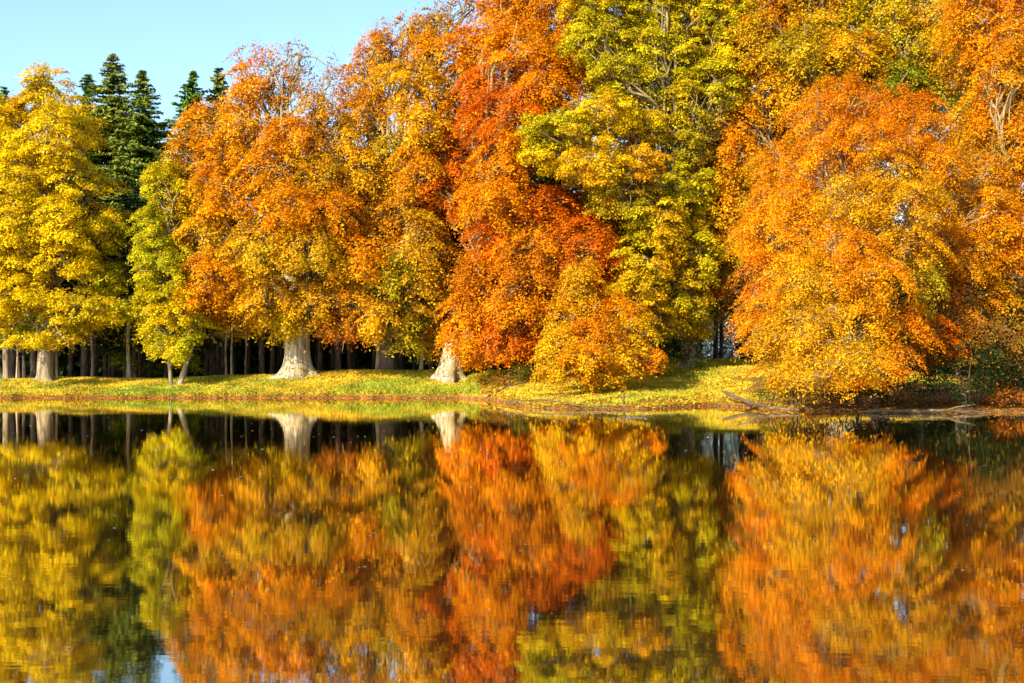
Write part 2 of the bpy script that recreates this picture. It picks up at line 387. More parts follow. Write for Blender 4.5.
# ------------------------------------------------------------------ broadleaf trees along the bank
Y_ = 'yellow'; G_ = 'gold'; O_ = 'orange'; R_ = 'red'; YG = 'ygreen'; GR = 'green'; OL = 'olive'; RU = 'rust'
broadleaf('lime_tree', 'golden yellow tree with puffy rounded crown and stout buttressed trunk, leftmost on the bank', 'tree', 45, 90, [
    (46, 92, 22, 22, 1, Y_), (20, 112, 16, 16, 1, G_), (76, 118, 14, 16, 0, Y_), (10, 140, 24, 22, 0, Y_), (55, 138, 30, 22, -1, Y_), (86, 142, 11, 10, -1, G_),
    (-20, 130, 28, 26, 1, Y_), (-25, 185, 34, 30, 0, Y_), (25, 178, 32, 22, -2, Y_), (68, 180, 26, 18, -2, Y_), (100, 190, 14, 9, -1, Y_), (112, 214, 12, 9, 0, Y_),
    (15, 222, 34, 20, -3, Y_), (70, 226, 34, 20, -3, Y_), (104, 238, 16, 12, -1, YG), (-30, 250, 34, 30, 0, Y_), (10, 262, 32, 18, -3, Y_), (62, 262, 30, 18, -3, Y_),
    (102, 275, 22, 15, -2, YG), (30, 295, 34, 14, -3, Y_), (85, 308, 36, 14, -3, Y_), (118, 312, 16, 12, -2, YG), (0, 315, 24, 14, -2, Y_),
    (-35, 300, 30, 22, 0, Y_), (30, 343, 26, 7, -3, Y_), (62, 337, 11, 8, -3, Y_), (45, 322, 20, 14, 1, GR)],
    .95, 3.2, kind='lime', bark=BARK2, leaf=.15, cl=.8, seed=1, mixes=('yellow', 'olive'), n_leaf=60, twigs=12, core=.5)
broadleaf('lime_tree', 'slim yellow tree with sunlit trunk at the left edge, left of the buttressed yellow tree', 'tree', 6, 92, [
    (-60, 150, 40, 40, 3, G_), (-70, 220, 45, 40, 3, Y_), (-50, 290, 40, 30, 3, Y_), (-8, 200, 30, 60, 5, OL), (-10, 300, 24, 26, 3, G_)],
    .4, 4, kind='lime', bark=BARK2, leaf=.16, cl=.9, seed=2, mixes=('gold', 'olive'), n_leaf=50, twigs=10, flare=.5)
broadleaf('field_maple', 'slender yellow-green tree with two leaning stems, between the golden tree and the great beech', 'tree', 177, 88, [
    (160, 200, 20, 22, 1, YG), (178, 222, 22, 24, 0, Y_), (152, 240, 18, 24, 0, YG), (165, 268, 26, 24, -1, YG), (190, 290, 18, 22, 0, G_),
    (152, 298, 16, 22, 0, YG), (178, 312, 24, 20, -1, Y_), (192, 330, 14, 14, -1, YG), (165, 335, 18, 16, -1, YG), (155, 325, 14, 12, 0, YG), (170, 352, 13, 13, -1, Y_), (180, 350, 12, 12, -1, YG), (158, 350, 10, 10, -1, YG)],
    .34, 3, kind='maple', bark=BARK2, leaf=.13, cl=.62, seed=3, mixes=('yellow', 'green'), n_leaf=55, twigs=14, flare=.4, stems=[(-.35, -.3, .7), (.2, .9, 1)])
broadleaf('beech_tree', 'great orange beech with the thickest pale flared trunk and thinning twiggy top against the sky', 'tree', 297, 90, [
    (262, 68, 22, 22, 1, R_, .35), (300, 66, 26, 22, 2, RU, .3), (330, 88, 22, 20, 2, RU, .3), (240, 95, 22, 18, 0, O_, .8), (285, 98, 30, 20, 0, O_, .55), (325, 118, 28, 18, 0, O_, .7),
    (205, 128, 24, 18, 0, O_), (245, 128, 32, 20, -1, O_), (292, 138, 34, 20, -2, O_), (340, 148, 32, 20, -1, G_),
    (190, 158, 22, 16, 0, O_), (225, 165, 34, 18, -2, O_), (275, 175, 36, 18, -4, O_), (325, 182, 36, 20, -3, G_), (365, 178, 24, 20, -1, G_),
    (190, 195, 24, 20, 0, G_), (228, 205, 34, 20, -3, O_), (280, 214, 38, 18, -5, O_), (335, 222, 36, 20, -4, O_), (378, 218, 22, 20, -1, G_),
    (205, 240, 30, 20, -2, G_), (250, 248, 34, 18, -5, G_), (305, 254, 38, 18, -5, G_), (355, 262, 32, 20, -4, O_), (215, 280, 32, 20, -3, O_), (262, 286, 30, 16, -4, G_),
    (312, 292, 34, 16, -4, G_), (350, 300, 26, 16, -3, O_), (232, 310, 26, 10, 0, O_), (275, 315, 22, 12, -1, YG), (292, 328, 18, 9, -1.5, YG), (262, 318, 14, 8, -1, O_), (345, 325, 26, 9, -3, RU), (245, 322, 20, 7, 1, RU)],
    1.75, 3.6, leaf=.15, cl=.85, seed=4, mixes=('gold', 'olive'), n_leaf=62, cover=1.3, flare=1.15, twigs=34)
broadleaf('beech_tree', 'golden beech with dark trunk and hanging olive sprays, just right of the great beech', 'tree', 388, 91, [
    (470, 6, 30, 14, 2, RU, .5), (425, 34, 36, 20, 0, O_), (380, 58, 28, 18, 0, O_), (445, 60, 32, 18, -1, O_), (365, 85, 24, 18, 0, O_), (405, 92, 34, 18, -2, G_), (455, 95, 30, 18, -1, G_, .7),
    (370, 120, 26, 18, 0, O_), (415, 125, 34, 18, -3, G_), (395, 155, 36, 18, -2, OL), (440, 150, 26, 20, -1, G_), (385, 190, 34, 20, -2, G_), (425, 190, 30, 20, -2, G_),
    (400, 225, 36, 20, -3, O_), (385, 258, 30, 20, -4, G_), (425, 255, 30, 22, -3, O_), (400, 288, 30, 18, -4, OL), (432, 290, 24, 20, -2, G_), (378, 312, 22, 16, -4, G_), (412, 315, 26, 14, -3, OL),
    (365, 270, 24, 20, -3, G_), (410, 175, 30, 22, -4, O_), (425, 240, 26, 24, -5, G_), (418, 290, 24, 20, -5, G_), (395, 338, 18, 14, -4, OL), (435, 325, 18, 16, -2, O_), (438, 345, 12, 9, -2, G_)],
    1.1, 5, leaf=.155, cl=.9, seed=5, mixes=('gold', 'olive'), n_leaf=58, bark=BARKD, twigs=30, cover=1.25)
broadleaf('beech_tree', 'red-orange beech with pale trunk leaning out of a spreading root, tallest at the centre', 'tree', 449, 88, [
    (530, -40, 60, 40, 2, R_), (560, 8, 50, 24, 0, O_), (505, 22, 34, 22, 1, O_, .9), (520, 5, 34, 22, 2.5, RU), (470, 55, 28, 22, 2, O_), (520, 55, 40, 22, -1, O_), (575, 55, 36, 24, 0, O_),
    (490, 90, 34, 22, 0, R_), (545, 95, 42, 22, -2, O_), (460, 120, 26, 22, 1, O_), (505, 128, 40, 22, -2, R_), (560, 130, 36, 20, -1, O_),
    (455, 165, 28, 24, 0, R_), (500, 170, 36, 24, -3, O_), (445, 200, 26, 20, 0, R_), (490, 210, 36, 22, -4, O_), (540, 205, 36, 24, -3, R_), (585, 215, 34, 26, -1, RU), (620, 240, 26, 28, 0, RU),
    (485, 250, 34, 20, -4, R_), (530, 252, 38, 22, -5, O_), (580, 262, 38, 24, -4, R_), (480, 285, 30, 22, -4, O_), (525, 292, 36, 22, -5, O_), (572, 296, 32, 20, -3, R_), (615, 290, 26, 24, -2, R_),
    (472, 318, 24, 20, -4, O_), (510, 325, 30, 22, -4, R_), (552, 325, 26, 18, -3, O_), (470, 345, 20, 14, -4, O_), (462, 335, 16, 12, -3, O_), (482, 360, 12, 10, -3, O_), (500, 352, 18, 8, -5, R_), (525, 345, 18, 9, -5, R_), (512, 348, 14, 12, -3, R_)],  # last low boughs added to throw shade on the bank
    1.5, 4.5, lean=1.0, leaf=.15, cl=.85, seed=6, mixes=('orange', 'rust'), n_leaf=62, flare=1.35, twigs=16, core=.5)
broadleaf('oak_tree', 'yellow-green oak with thick pale twisting limbs showing through the crown right of centre', 'tree', 688, 86, [
    (650, -50, 80, 40, 2, YG), (600, 5, 34, 24, 0, YG), (650, 10, 36, 24, 0, YG), (705, 15, 34, 26, 1, YG), (730, 20, 26, 24, 0, YG), (715, 100, 26, 22, -1, YG), (690, 110, 24, 18, -2, Y_), (595, 45, 28, 22, -1, YG), (640, 50, 36, 22, -1, YG), (685, 55, 30, 20, -1, YG),
    (615, 80, 30, 18, -2, YG), (660, 85, 28, 16, -1, YG, .6), (725, 65, 26, 30, 1, Y_), (560, 130, 34, 16, -3, YG), (605, 122, 36, 18, -4, Y_), (640, 130, 24, 16, -3, Y_), (730, 110, 26, 26, 1, G_),
    (550, 158, 32, 16, -3, Y_), (595, 162, 36, 18, -5, Y_), (640, 165, 26, 18, -4, G_), (690, 140, 24, 20, -1, OL), (620, 195, 30, 18, -4, OL), (680, 190, 30, 22, -2, YG), (715, 180, 26, 26, 0, G_),
    (655, 225, 32, 22, -3, YG), (700, 225, 28, 24, -1, Y_), (645, 262, 32, 22, -4, YG), (690, 262, 28, 22, -2, YG), (725, 250, 20, 30, 0, OL), (640, 298, 26, 20, -4, Y_), (680, 298, 28, 20, -3, YG),
    (670, 240, 30, 24, -4, Y_), (672, 325, 22, 14, -3, Y_), (700, 322, 16, 14, -1, YG), (650, 328, 16, 14, -3, YG)],
    .9, 5, kind='oak', bark=BARK2, leaf=.14, cl=.72, seed=7, mixes=('gold', 'olive'), n_leaf=55, twigs=20, twig_r=.05, core=.8)
broadleaf('beech_tree', 'low golden orange beech whose boughs sweep down to the water beneath the centre', 'tree', 592, 79, [
    (590, 300, 30, 20, 0, G_), (620, 318, 28, 18, -1, O_), (570, 322, 28, 18, -1, G_), (595, 338, 34, 18, -3, O_), (632, 340, 24, 18, -2, G_), (560, 348, 24, 14, -3, G_), (585, 362, 30, 14, -5, O_),
    (618, 362, 24, 14, -4, G_), (560, 372, 22, 10, -5, G_), (595, 378, 22, 8, -5, G_), (645, 362, 14, 10, -1, O_)],
    .5, 1.8, leaf=.13, cl=.7, seed=8, mixes=('yellow', 'red'), n_leaf=60, twigs=16)
broadleaf('beech_tree', 'tall mottled gold and olive beech with bleached bare branches behind the broad orange beech', 'tree', 836, 86, [
    (760, -40, 60, 40, 2, G_), (860, -40, 70, 40, 2, G_), (765, 15, 38, 24, 0, O_), (820, 12, 40, 24, 0, G_), (880, 12, 40, 24, 0, YG), (935, 10, 36, 24, 0, G_, .7),
    (755, 50, 32, 22, 0, G_), (800, 52, 36, 20, -2, OL), (850, 50, 36, 20, -2, G_), (905, 48, 36, 20, -1, YG, .7), (950, 45, 30, 26, 0, O_, .7), (745, 88, 28, 22, 0, G_), (790, 88, 32, 18, -1, G_),
    (840, 82, 36, 16, -2, OL), (890, 82, 34, 18, -1, GR), (930, 90, 30, 20, -1, OL), (735, 130, 24, 24, 0, O_), (735, 165, 22, 22, -2, O_), (730, 200, 20, 20, -2, O_), (715, 225, 16, 20, 0, G_), (722, 285, 16, 18, 0, RU), (740, 310, 14, 12, -2, R_)],
    1.3, 7, leaf=.15, cl=.85, seed=9, mixes=('gold', 'olive'), n_leaf=58, twigs=30, twig_r=.045, core=.8)
broadleaf('beech_tree', 'gold and olive beech glimpsed through the gaps behind the oak and the bleached branches', 'tree', 760, 97, [
    (600, 60, 50, 50, 0, OL), (680, 80, 50, 50, 0, OL), (760, 110, 50, 50, 0, G_), (840, 110, 55, 50, 0, OL), (920, 110, 55, 50, 0, OL), (1000, 110, 55, 60, 0, RU),
    (640, 160, 50, 50, 0, OL), (720, 200, 50, 50, 0, OL), (800, 190, 50, 50, 0, RU), (700, 20, 60, 50, 0, OL), (800, 20, 60, 50, 0, G_), (920, 20, 60, 50, 0, OL), (960, 190, 60, 50, 0, RU), (690, 270, 40, 36, 0, OL), (750, 280, 36, 30, 0, RU)],
    .9, 8, leaf=.2, cl=1.2, seed=21, mixes=('gold', 'olive'), n_leaf=55, bark=BARKD, twigs=10)
broadleaf('beech_tree', 'broad bright orange beech with boughs cascading to the water, right of the grassy gap', 'tree', 880, 67, [
    (850, 105, 36, 18, 0, O_), (895, 112, 34, 18, 0, O_), (820, 125, 32, 20, -1, O_), (870, 138, 40, 20, -3, O_), (925, 135, 32, 22, -1, O_), (785, 165, 28, 20, 0, O_), (830, 165, 34, 20, -3, O_),
    (885, 172, 36, 20, -4, G_, .8), (940, 168, 30, 22, -2, O_), (765, 200, 24, 22, 0, O_), (805, 205, 34, 20, -3, O_), (855, 208, 38, 20, -5, G_), (910, 208, 36, 20, -5, G_), (955, 205, 26, 22, -2, O_),
    (755, 240, 22, 24, 0, O_), (795, 245, 30, 22, -3, O_), (845, 248, 38, 20, -6, O_), (900, 248, 38, 20, -6, G_), (945, 248, 28, 22, -3, O_), (985, 175, 26, 20, -1, O_), (990, 215, 28, 22, -2, O_), (978, 255, 26, 22, -3, O_), (985, 300, 26, 22, -2, R_), (960, 330, 24, 18, -3, RU), (765, 280, 24, 20, -2, R_), (815, 288, 36, 20, -6, G_),
    (870, 288, 36, 20, -7, O_), (920, 292, 32, 20, -5, OL), (770, 315, 26, 16, -4, O_), (810, 325, 34, 20, -7, G_), (862, 325, 34, 20, -8, G_), (905, 330, 30, 20, -6, O_), (775, 345, 24, 14, -5, G_),
    (810, 358, 34, 16, -8, G_), (855, 360, 34, 16, -9, G_), (895, 362, 26, 14, -7, O_), (785, 375, 22, 9, -6, G_), (825, 380, 34, 8, -8, G_), (865, 380, 24, 8, -8, O_), (935, 335, 26, 20, -3, R_), (920, 365, 18, 12, -5, RU)],
    .8, 3.5, bark=BARK2, leaf=.095, cl=.62, seed=10, mixes=('gold', 'red'), n_leaf=58, cover=1.3, twigs=24, twig_r=.022, core=.6)
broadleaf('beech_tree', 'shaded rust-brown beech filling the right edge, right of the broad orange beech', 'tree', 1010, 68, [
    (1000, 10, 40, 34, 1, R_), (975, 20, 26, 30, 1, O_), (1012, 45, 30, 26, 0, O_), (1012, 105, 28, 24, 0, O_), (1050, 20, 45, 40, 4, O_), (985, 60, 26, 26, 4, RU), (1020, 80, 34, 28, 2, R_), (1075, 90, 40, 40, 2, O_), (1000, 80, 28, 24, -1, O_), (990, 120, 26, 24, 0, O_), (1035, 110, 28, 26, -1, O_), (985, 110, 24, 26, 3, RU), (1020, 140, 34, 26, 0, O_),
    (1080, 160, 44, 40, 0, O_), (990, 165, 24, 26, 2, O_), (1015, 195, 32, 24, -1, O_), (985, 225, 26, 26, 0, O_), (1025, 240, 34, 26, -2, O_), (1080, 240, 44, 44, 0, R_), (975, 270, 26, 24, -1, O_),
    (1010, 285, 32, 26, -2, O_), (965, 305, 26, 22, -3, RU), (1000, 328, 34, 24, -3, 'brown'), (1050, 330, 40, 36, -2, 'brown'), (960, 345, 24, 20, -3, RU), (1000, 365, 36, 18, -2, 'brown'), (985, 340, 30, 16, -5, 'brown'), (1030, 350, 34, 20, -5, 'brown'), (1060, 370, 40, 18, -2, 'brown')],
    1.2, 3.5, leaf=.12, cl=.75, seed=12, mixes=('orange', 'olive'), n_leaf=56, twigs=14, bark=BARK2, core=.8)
def low_shrub(name, label, px, d, lobes, colk, seed, leaf=.1, cl=.5, kind='oak', mixes=('holly_shade', 'olive')):
    x = (px - 512) / F * d; root = np.array([x, d, hgt(x, d) - .03]); t = empty(name, root); tag(t, label, 'shrub')
    cr, E, P, m = foliage('foliage', lobes, d, root, t, kind, leaf, cl, seed, 50, None, 1.5, .5, mixes)
    tb = Tubes(); r = np.random.default_rng(seed)
    for s in P[np.argsort(np.abs(P[:, 0] - root[0]))[:12:2]]:
        s = s - root
        tb.tube(curve_pts((r.normal() * .12, r.normal() * .12, -.1), s, (0, 0, .2), 6, wob=.04, seed=int(r.integers(1e6))), np.linspace(.035, .01, 6), 4)
    tb.build('stem', BARKD, t)
    return t
HO = 'holly_shade'
low_shrub('evergreen_shrub', 'dark green evergreen shrub at the waterline beneath the rust-brown beech, widened to stand in for shade', 965, 61.5, [(948, 366, 24, 22, 0, HO), (985, 362, 28, 24, 0, HO), (918, 386, 22, 12, 0, HO), (1018, 372, 26, 20, 0, HO), (965, 390, 26, 12, -.6, HO), (905, 372, 16, 12, .6, HO)], HO, 31)  # real bush, widened with dark leaves to stand in for the shaded corner
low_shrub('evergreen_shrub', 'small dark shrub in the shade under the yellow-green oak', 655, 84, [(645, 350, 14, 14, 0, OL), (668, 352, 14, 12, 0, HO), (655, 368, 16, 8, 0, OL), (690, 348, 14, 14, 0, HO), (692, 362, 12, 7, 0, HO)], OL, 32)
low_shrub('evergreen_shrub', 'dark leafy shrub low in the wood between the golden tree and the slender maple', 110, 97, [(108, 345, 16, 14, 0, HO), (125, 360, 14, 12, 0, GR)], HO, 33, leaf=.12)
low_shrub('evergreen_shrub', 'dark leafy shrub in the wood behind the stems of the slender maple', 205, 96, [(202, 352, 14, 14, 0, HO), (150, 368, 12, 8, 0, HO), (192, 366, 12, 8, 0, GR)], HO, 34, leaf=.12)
low_shrub('shade_thicket', 'dark brownish thicket standing in for ground shade between the leaning trunk and the low golden beech', 508, 82, [(500, 380, 14, 6, 0, 'brown'), (522, 374, 16, 9, 0, HO), (535, 383, 12, 6, 0, HO)], HO, 38, leaf=.1, mixes=('olive', 'brown'))  # dark leaves painted where the ground only lies in shadow
low_shrub('shade_thicket', 'brownish dark thicket standing in for bank shade at the left foot of the broad orange beech', 795, 64.5, [(775, 393, 20, 8, 0, HO), (810, 393, 24, 9, 0, 'brown'), (790, 388, 18, 8, .6, HO)], HO, 35, mixes=('olive', 'brown'))  # partly undergrowth; its dark leaves stand in for shade on the bank
low_shrub('shade_thicket', 'dark low thicket standing in for shade under the middle of the broad orange beech boughs', 860, 63.5, [(845, 392, 26, 10, 0, HO), (885, 391, 26, 11, 0, HO), (865, 384, 22, 12, 1.5, 'brown')], HO, 36, mixes=('holly_shade', 'brown'))  # partly undergrowth; dark leaf colour replaces the shade below the boughs
low_shrub('shade_thicket', 'low rusty thicket standing in for shade at the right edge beside the dark green evergreen shrub', 1035, 62.5, [(1010, 398, 24, 8, 0, 'rust'), (1050, 388, 34, 16, 0, HO)], HO, 37, mixes=('holly_shade', 'brown'))  # partly undergrowth; added to darken the shaded shore here

# ------------------------------------------------------------------ spruces
def spruce_mesh(h, w, bare, seed, base_c, tipc, dens=1.0):
    r = np.random.default_rng(seed)
    C = []; N = []; L = []; Wd = []; colr = []
    z = bare; fat = 1.0
    while z < h - .2:
        f = (z - bare) / (h - bare); rad = w * (1 - f) ** .68 * r.uniform(.62, 1.15) + .12
        rad *= 1 - .18 * f
        if f < .15: rad *= .6 + f * 2.6
        rad = min(rad, (h - z) * .5 + .06)
        nb = int(9 * dens) if f < .8 else 6
        for k in range(nb):
            az = r.uniform(0, 6.283); ln = rad * r.choice([.45, .8, .95, 1.1, 1.22], p=[.12, .2, .33, .25, .1]); drop = r.uniform(.15, .4) * (1.1 - f)
            m = max(int(ln / .16 * dens), 3)
            s = np.linspace(.12, 1, m) * ln
            dirv = np.array([math.cos(az), math.sin(az), 0])
            px_ = s[:, None] * dirv; zz = z - drop * s + .12 * s ** 2 / max(rad, .5)
            cc = px_ + np.stack([0 * s, 0 * s, zz], 1)
            side = np.array([-dirv[1], dirv[0], 0])
            for rep in range(3 if dens > 1 else 2):
                o = side * r.normal(size=(m, 1)) * .16 * (1.1 - s[:, None] / ln * .5) * min(ln, 2) + np.array([0, 0, -.06]) * r.random((m, 1))
                C.append(cc + o); N.append(np.tile([0, 0, 1.], (m, 1)) + dirv * .4 + r.normal(size=(m, 3)) * .4)
                L.append(r.uniform(.14, .3, m)); Wd.append(r.uniform(.06, .13, m))
                tf = (s / ln)[:, None] ** 2
                colr.append((np.array(base_c) * (1 - tf) + np.array(tipc) * tf) * r.uniform(.7, 1.3, (m, 1)))
        z += r.uniform(.28, .5) * (1 - .35 * f) / dens ** .5
    C = np.concatenate(C); n = len(C)
    return leaf_mesh('crown', C, np.concatenate(N), np.concatenate(L), np.concatenate(Wd), np.concatenate(colr), .1)
def spruce_trunk(h, r0, seed):
    tb = Tubes(); r = np.random.default_rng(seed)
    zz = np.array([-.3, 0, .3, .8, 2, 4, 7, 10, h * .6, h * .8, h * .98]); zz = np.sort(zz)
    tb.tube([[.05 * math.sin(z * .4 + seed), .04 * math.cos(z * .3), z] for z in zz], [r0 * (1 - z / h * .92) * (1 + .35 * math.exp(-max(z, 0) / .3)) for z in zz], 12, [.08] * len(zz), seed)
    for k in range(16):      # dead stubs under the crown
        z = r.uniform(2, 7); a = r.uniform(0, 6.28); l = r.uniform(.5, 1.4)
        tb.tube([[0, 0, z], [math.cos(a) * l * .5, math.sin(a) * l * .5, z - .02], [math.cos(a) * l, math.sin(a) * l, z - .2]], [.025, .018, .008], 3)
    V = np.concatenate(tb.V); return np_mesh('trunk', V, np.concatenate(tb.Fc), 4, True)
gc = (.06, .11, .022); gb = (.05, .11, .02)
front = [(118, 52, 112, 3.4, 1, 'tallest spruce of the pair standing against the sky, right of the golden tree', (.055, .085, .022), (.15, .18, .035)),
         (144, 66, 109, 3.0, 2, 'spruce with upswept feathery branches, second tallest, beside the tallest spruce', gc, (.13, .16, .03)),
         (92, 71, 116, 2.2, 3, 'thin dark spruce tip peeping out behind the golden tree', gc, (.07, .13, .03)),
         (188, 68, 118, 3.0, 4, 'bright green conical spruce standing alone in the gap of sky', gb, (.1, .2, .03)),
         (218, 66, 121, 2.4, 5, 'narrow spruce tip rising behind the left shoulder of the great beech', gb, (.14, .16, .04)),
         (0, 84, 116, 2.6, 6, 'dark spruce tip at the left edge behind the golden tree', gc, (.07, .13, .03))]
for px, py, d, w, sd_, lab, c1, c2 in front:
    w *= 1.95
    p = at(px, py, d); g = hgt(p[0], d); h = p[2] - g
    t = empty('spruce_tree', (p[0], d, g)); tag(t, lab, 'spruce'); t.rotation_euler = (0, [.015, -.02, .03][sd_ % 3], sd_)
    link_mesh('crown', spruce_mesh(h, w, 4.5, sd_, np.array(c1) * (1.5, 1.35, .7), np.array(c2) * (1.6, 1.5, .8), 1.35), NEEDLE, t)
    link_mesh('trunk', spruce_trunk(h, .3, sd_), BARKD, t)
protos = []
for k in range(3):
    protos.append((spruce_mesh([19, 17.5, 16][k], [3.0, 2.8, 2.5][k], [5.0, 6, 4.2][k], 40 + k, gc, (.07, .1, .025), .85), spruce_trunk([19, 17.5, 16][k], [.24, .2, .16][k], 50 + k)))
    protos[-1][0].materials.append(NEEDLE); protos[-1][1].materials.append(BARKD)
r = np.random.default_rng(5); placed = []
def wood_spruce(x, y, k, sc=1.0):
    g = hgt(x, y)
    t = empty('spruce_tree', (x, y, g)); px = 512 + x / y * F
    where = [w_ for lim, w_ in ((95, 'behind the golden tree at the left'), (215, 'behind the slender maple'), (290, 'in the opening left of the great beech trunk'),
             (375, 'in the opening right of the great beech trunk'), (445, 'behind the golden beech with hanging olive sprays'), (560, 'behind the leaning pale beech trunk'),
             (700, 'behind the yellow-green oak'), (760, 'beside the bright gap at the end of the grass'), (5000, 'hidden behind the broad orange beech')) if px < lim][0]
    tag(t, 'dark spruce of the shaded wood, ' + where, 'spruce', 'spruces of the shaded wood')
    t.rotation_euler.z = r.uniform(0, 6.28); t.scale = (1, 1, sc)
    for nm, me in zip(('crown', 'trunk'), protos[k]):
        o = bpy.data.objects.new(nm, me); COL.objects.link(o); o.parent = t
for row, y in enumerate([97.5, 100, 103, 106.5, 111]):
    x = -56 + (row % 2) * 1.3
    while x < 46:
        xx = x + r.uniform(-.8, .8); yy = y + r.uniform(-1, 1)
        pxp = 512 + xx / yy * F
        gap = (700 < pxp < 740 and row not in (2, 3)) or (150 < pxp < 205 and y > 99)
        top = 1.0 if pxp > 260 or pxp < 60 else .78
        if pxp > 770 and r.random() < .6: x += 3; continue
        if not gap and -60 < pxp < 1060: wood_spruce(xx, yy, int(r.integers(0, 3)), top * r.uniform(.9, 1.05))
        elif 150 < pxp < 205 and y > 99: wood_spruce(xx, yy, int(r.integers(0, 3)), .66 * r.uniform(.9, 1.05))
        x += r.uniform(2.2, 3.6) if row < 5 else r.uniform(3.4, 5)
print('LEAVES', sum(TOT))

# the depth of the wood beyond the first rows: one mass of dark boughs and trunks, and a far mass tinted blue-grey for the hazy sky in the gap
rr = np.random.default_rng(71)
def far_wood(name, label, n, x0, x1, y0, y1, top, gapf, c1, c2, seed, ls=1.0):
    rr = np.random.default_rng(seed)
    x = rr.uniform(x0, x1, n); y = rr.uniform(y0, y1, n); tp = top * (.8 + .12 * np.sin(x * .9) + .08 * np.sin(x * 2.3 + 1)) 
    z = height(x, y) + tp * rr.random(n) ** 1.25
    px = 512 + x / y * F; ok = ~gapf(px)
    P = np.stack([x, y, z], 1)[ok]; n = len(P); L = rr.uniform(.35, .8, n) * ls
    w = rr.random((n, 1)); c = np.array(c1) * w + np.array(c2) * (1 - w)
    tag(link_mesh(name, leaf_mesh(name, P, rr.normal(size=(n, 3)) + [0, -.4, .3], L, L * .5, c, .2), NEEDLE), label, 'wood', kind='stuff')
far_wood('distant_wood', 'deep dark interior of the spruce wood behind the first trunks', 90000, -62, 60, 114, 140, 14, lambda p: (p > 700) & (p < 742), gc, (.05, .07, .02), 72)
far_wood('hazy_gap_fill', 'far leaf mass tinted blue-grey for the hazy sky seen through the bright gap', 60000, 20, 54, 150, 185, 19.0, lambda p: (p < 660) | (p > 780), (.05, .07, .07), (.09, .12, .12), 73, .45)  # leaf colour stands in for hazy sky between the trunks
# sunlit young trunks at the wood's edge
def sapling(px, d, h, rad, lean, label, mat, seed):
    x = (px - 512) / F * d; t = empty('young_tree', (x, d, hgt(x, d))); tag(t, label, 'tree')
    tb = Tubes(); zz = np.linspace(-.2, h, 9)
    tb.tube([[lean * max(z / h, 0) ** 1.3 + .04 * math.sin(z * 1.3 + seed), 0, z] for z in zz], [rad * (1 - .5 * max(z, 0) / h) * (1 + .3 * math.exp(-max(z, 0) / .2)) for z in zz], 10, [.06] * 9, seed)
    tb.build('trunk', mat, t)
    rr = np.random.default_rng(seed); lb = Tubes(); tips = []
    for k in range(12):
        z = h * rr.uniform(.5, 1); a = rr.uniform(0, 6.28); l = rr.uniform(.5, 1.3); b0 = np.array([lean * (z / h) ** 1.3, 0, z]); b1 = b0 + [math.cos(a) * l, math.sin(a) * l, l * .5]
        lb.tube([b0, (b0 + b1) / 2 + [0, 0, .08], b1], [.03, .02, .008], 4); tips.append(b1)
    lb.build('branch', TWIG, t)
    tips = np.array(tips); n = 420; i = rr.integers(0, 12, n)
    C = tips[i] + rr.normal(size=(n, 3)) * .35; L = rr.uniform(.07, .14, n)
    link_mesh('crown', leaf_mesh('crown', C, rr.normal(size=(n, 3)) + [0, 0, .8], L, L * .6, pal('olive') * rr.uniform(.7, 1.3, (n, 1)), .2), LEAF, t)
sap = [(57, 90.5, 3.6, .10, -.05, 'thin yellowish sapling stem close to the right of the stout buttressed trunk'),
       (53, 91, 3.8, .08, .1, 'darker slim sapling stem between the buttressed trunk and the yellowish sapling'),
       (17, 92, 3.4, .07, 0, 'short pale sapling stem between the left edge trunk and the buttressed trunk'),
       (92, 94, 4.2, .11, 0, 'slim pale stem at the wood edge, first to the right of the golden tree'),
       (128, 94, 4.5, .16, .1, 'brownish stem at the wood edge, just left of the slender maple'),
       (226, 95, 5.0, .09, .1, 'thin pale stem in the wood right of the maple, left of a pair'),
       (232, 95, 5.2, .09, .0, 'thin pale stem in the wood right of the maple, right of a pair'),
       (246, 96, 4.6, .08, .0, 'slim stem in the wood left of the great beech trunk'),
       (378, 92, 4.2, .16, .0, 'grey-brown stem under the hanging olive sprays right of the great beech'),
       (421, 91, 4.6, .14, .45, 'leaning olive-lit stem just left of the leaning pale beech trunk')]
for i, s in enumerate(sap): sapling(s[0], s[1], s[2], s[3], s[4], s[5], BARK2 if i % 2 else BARK, 60 + i)

# ------------------------------------------------------------------ ground cover: grass, fallen leaves, floating leaves
def scatter_ground(n, x0, x1, ymax, smin, seed):
    rr = np.random.default_rng(seed)
    x = rr.uniform(x0, x1, n); s = shore(x) + smin + rr.random(n) ** 1.15 * (ymax - shore(x) - smin)
    return x, s, height(x, s), rr
x, y, z, rr = scatter_ground(150000, -42, 26, 93.5, .3, 3); n0 = len(x)
px = 512 + x / y * F
ok = (px > -60) & (px < 1080) & ~((x > 12.6 + .6 * np.sin(y)) & (y < 80)); ok &= ~((px > 480) & (y - shore(x) < 5 + np.sin(x * 2)) & (rr.random(n0) < .9)); x, y, z = x[ok], y[ok], z[ok]; n = len(x)
P = np.stack([x, y, z + .04], 1)
fld = lowfreq(P * [1, 1, 0], 9, .5) + .35 * lowfreq(P * [1, 1, 0], 19, 1.6)
w = np.clip(.38 + .1 * np.clip(y - shore(x) - 2.2, -.5, 4) + fld * .6 + rr.normal(0, .2, n), 0, 1)[:, None]
cg = np.array([.28, .33, .012]) * (1 - w) + np.array([.66, .42, .012]) * w
L = rr.uniform(.05, .12, n)
Nn = rr.normal(size=(n, 3)) * [1, 1, .25] + [-.3, -.6, .35]
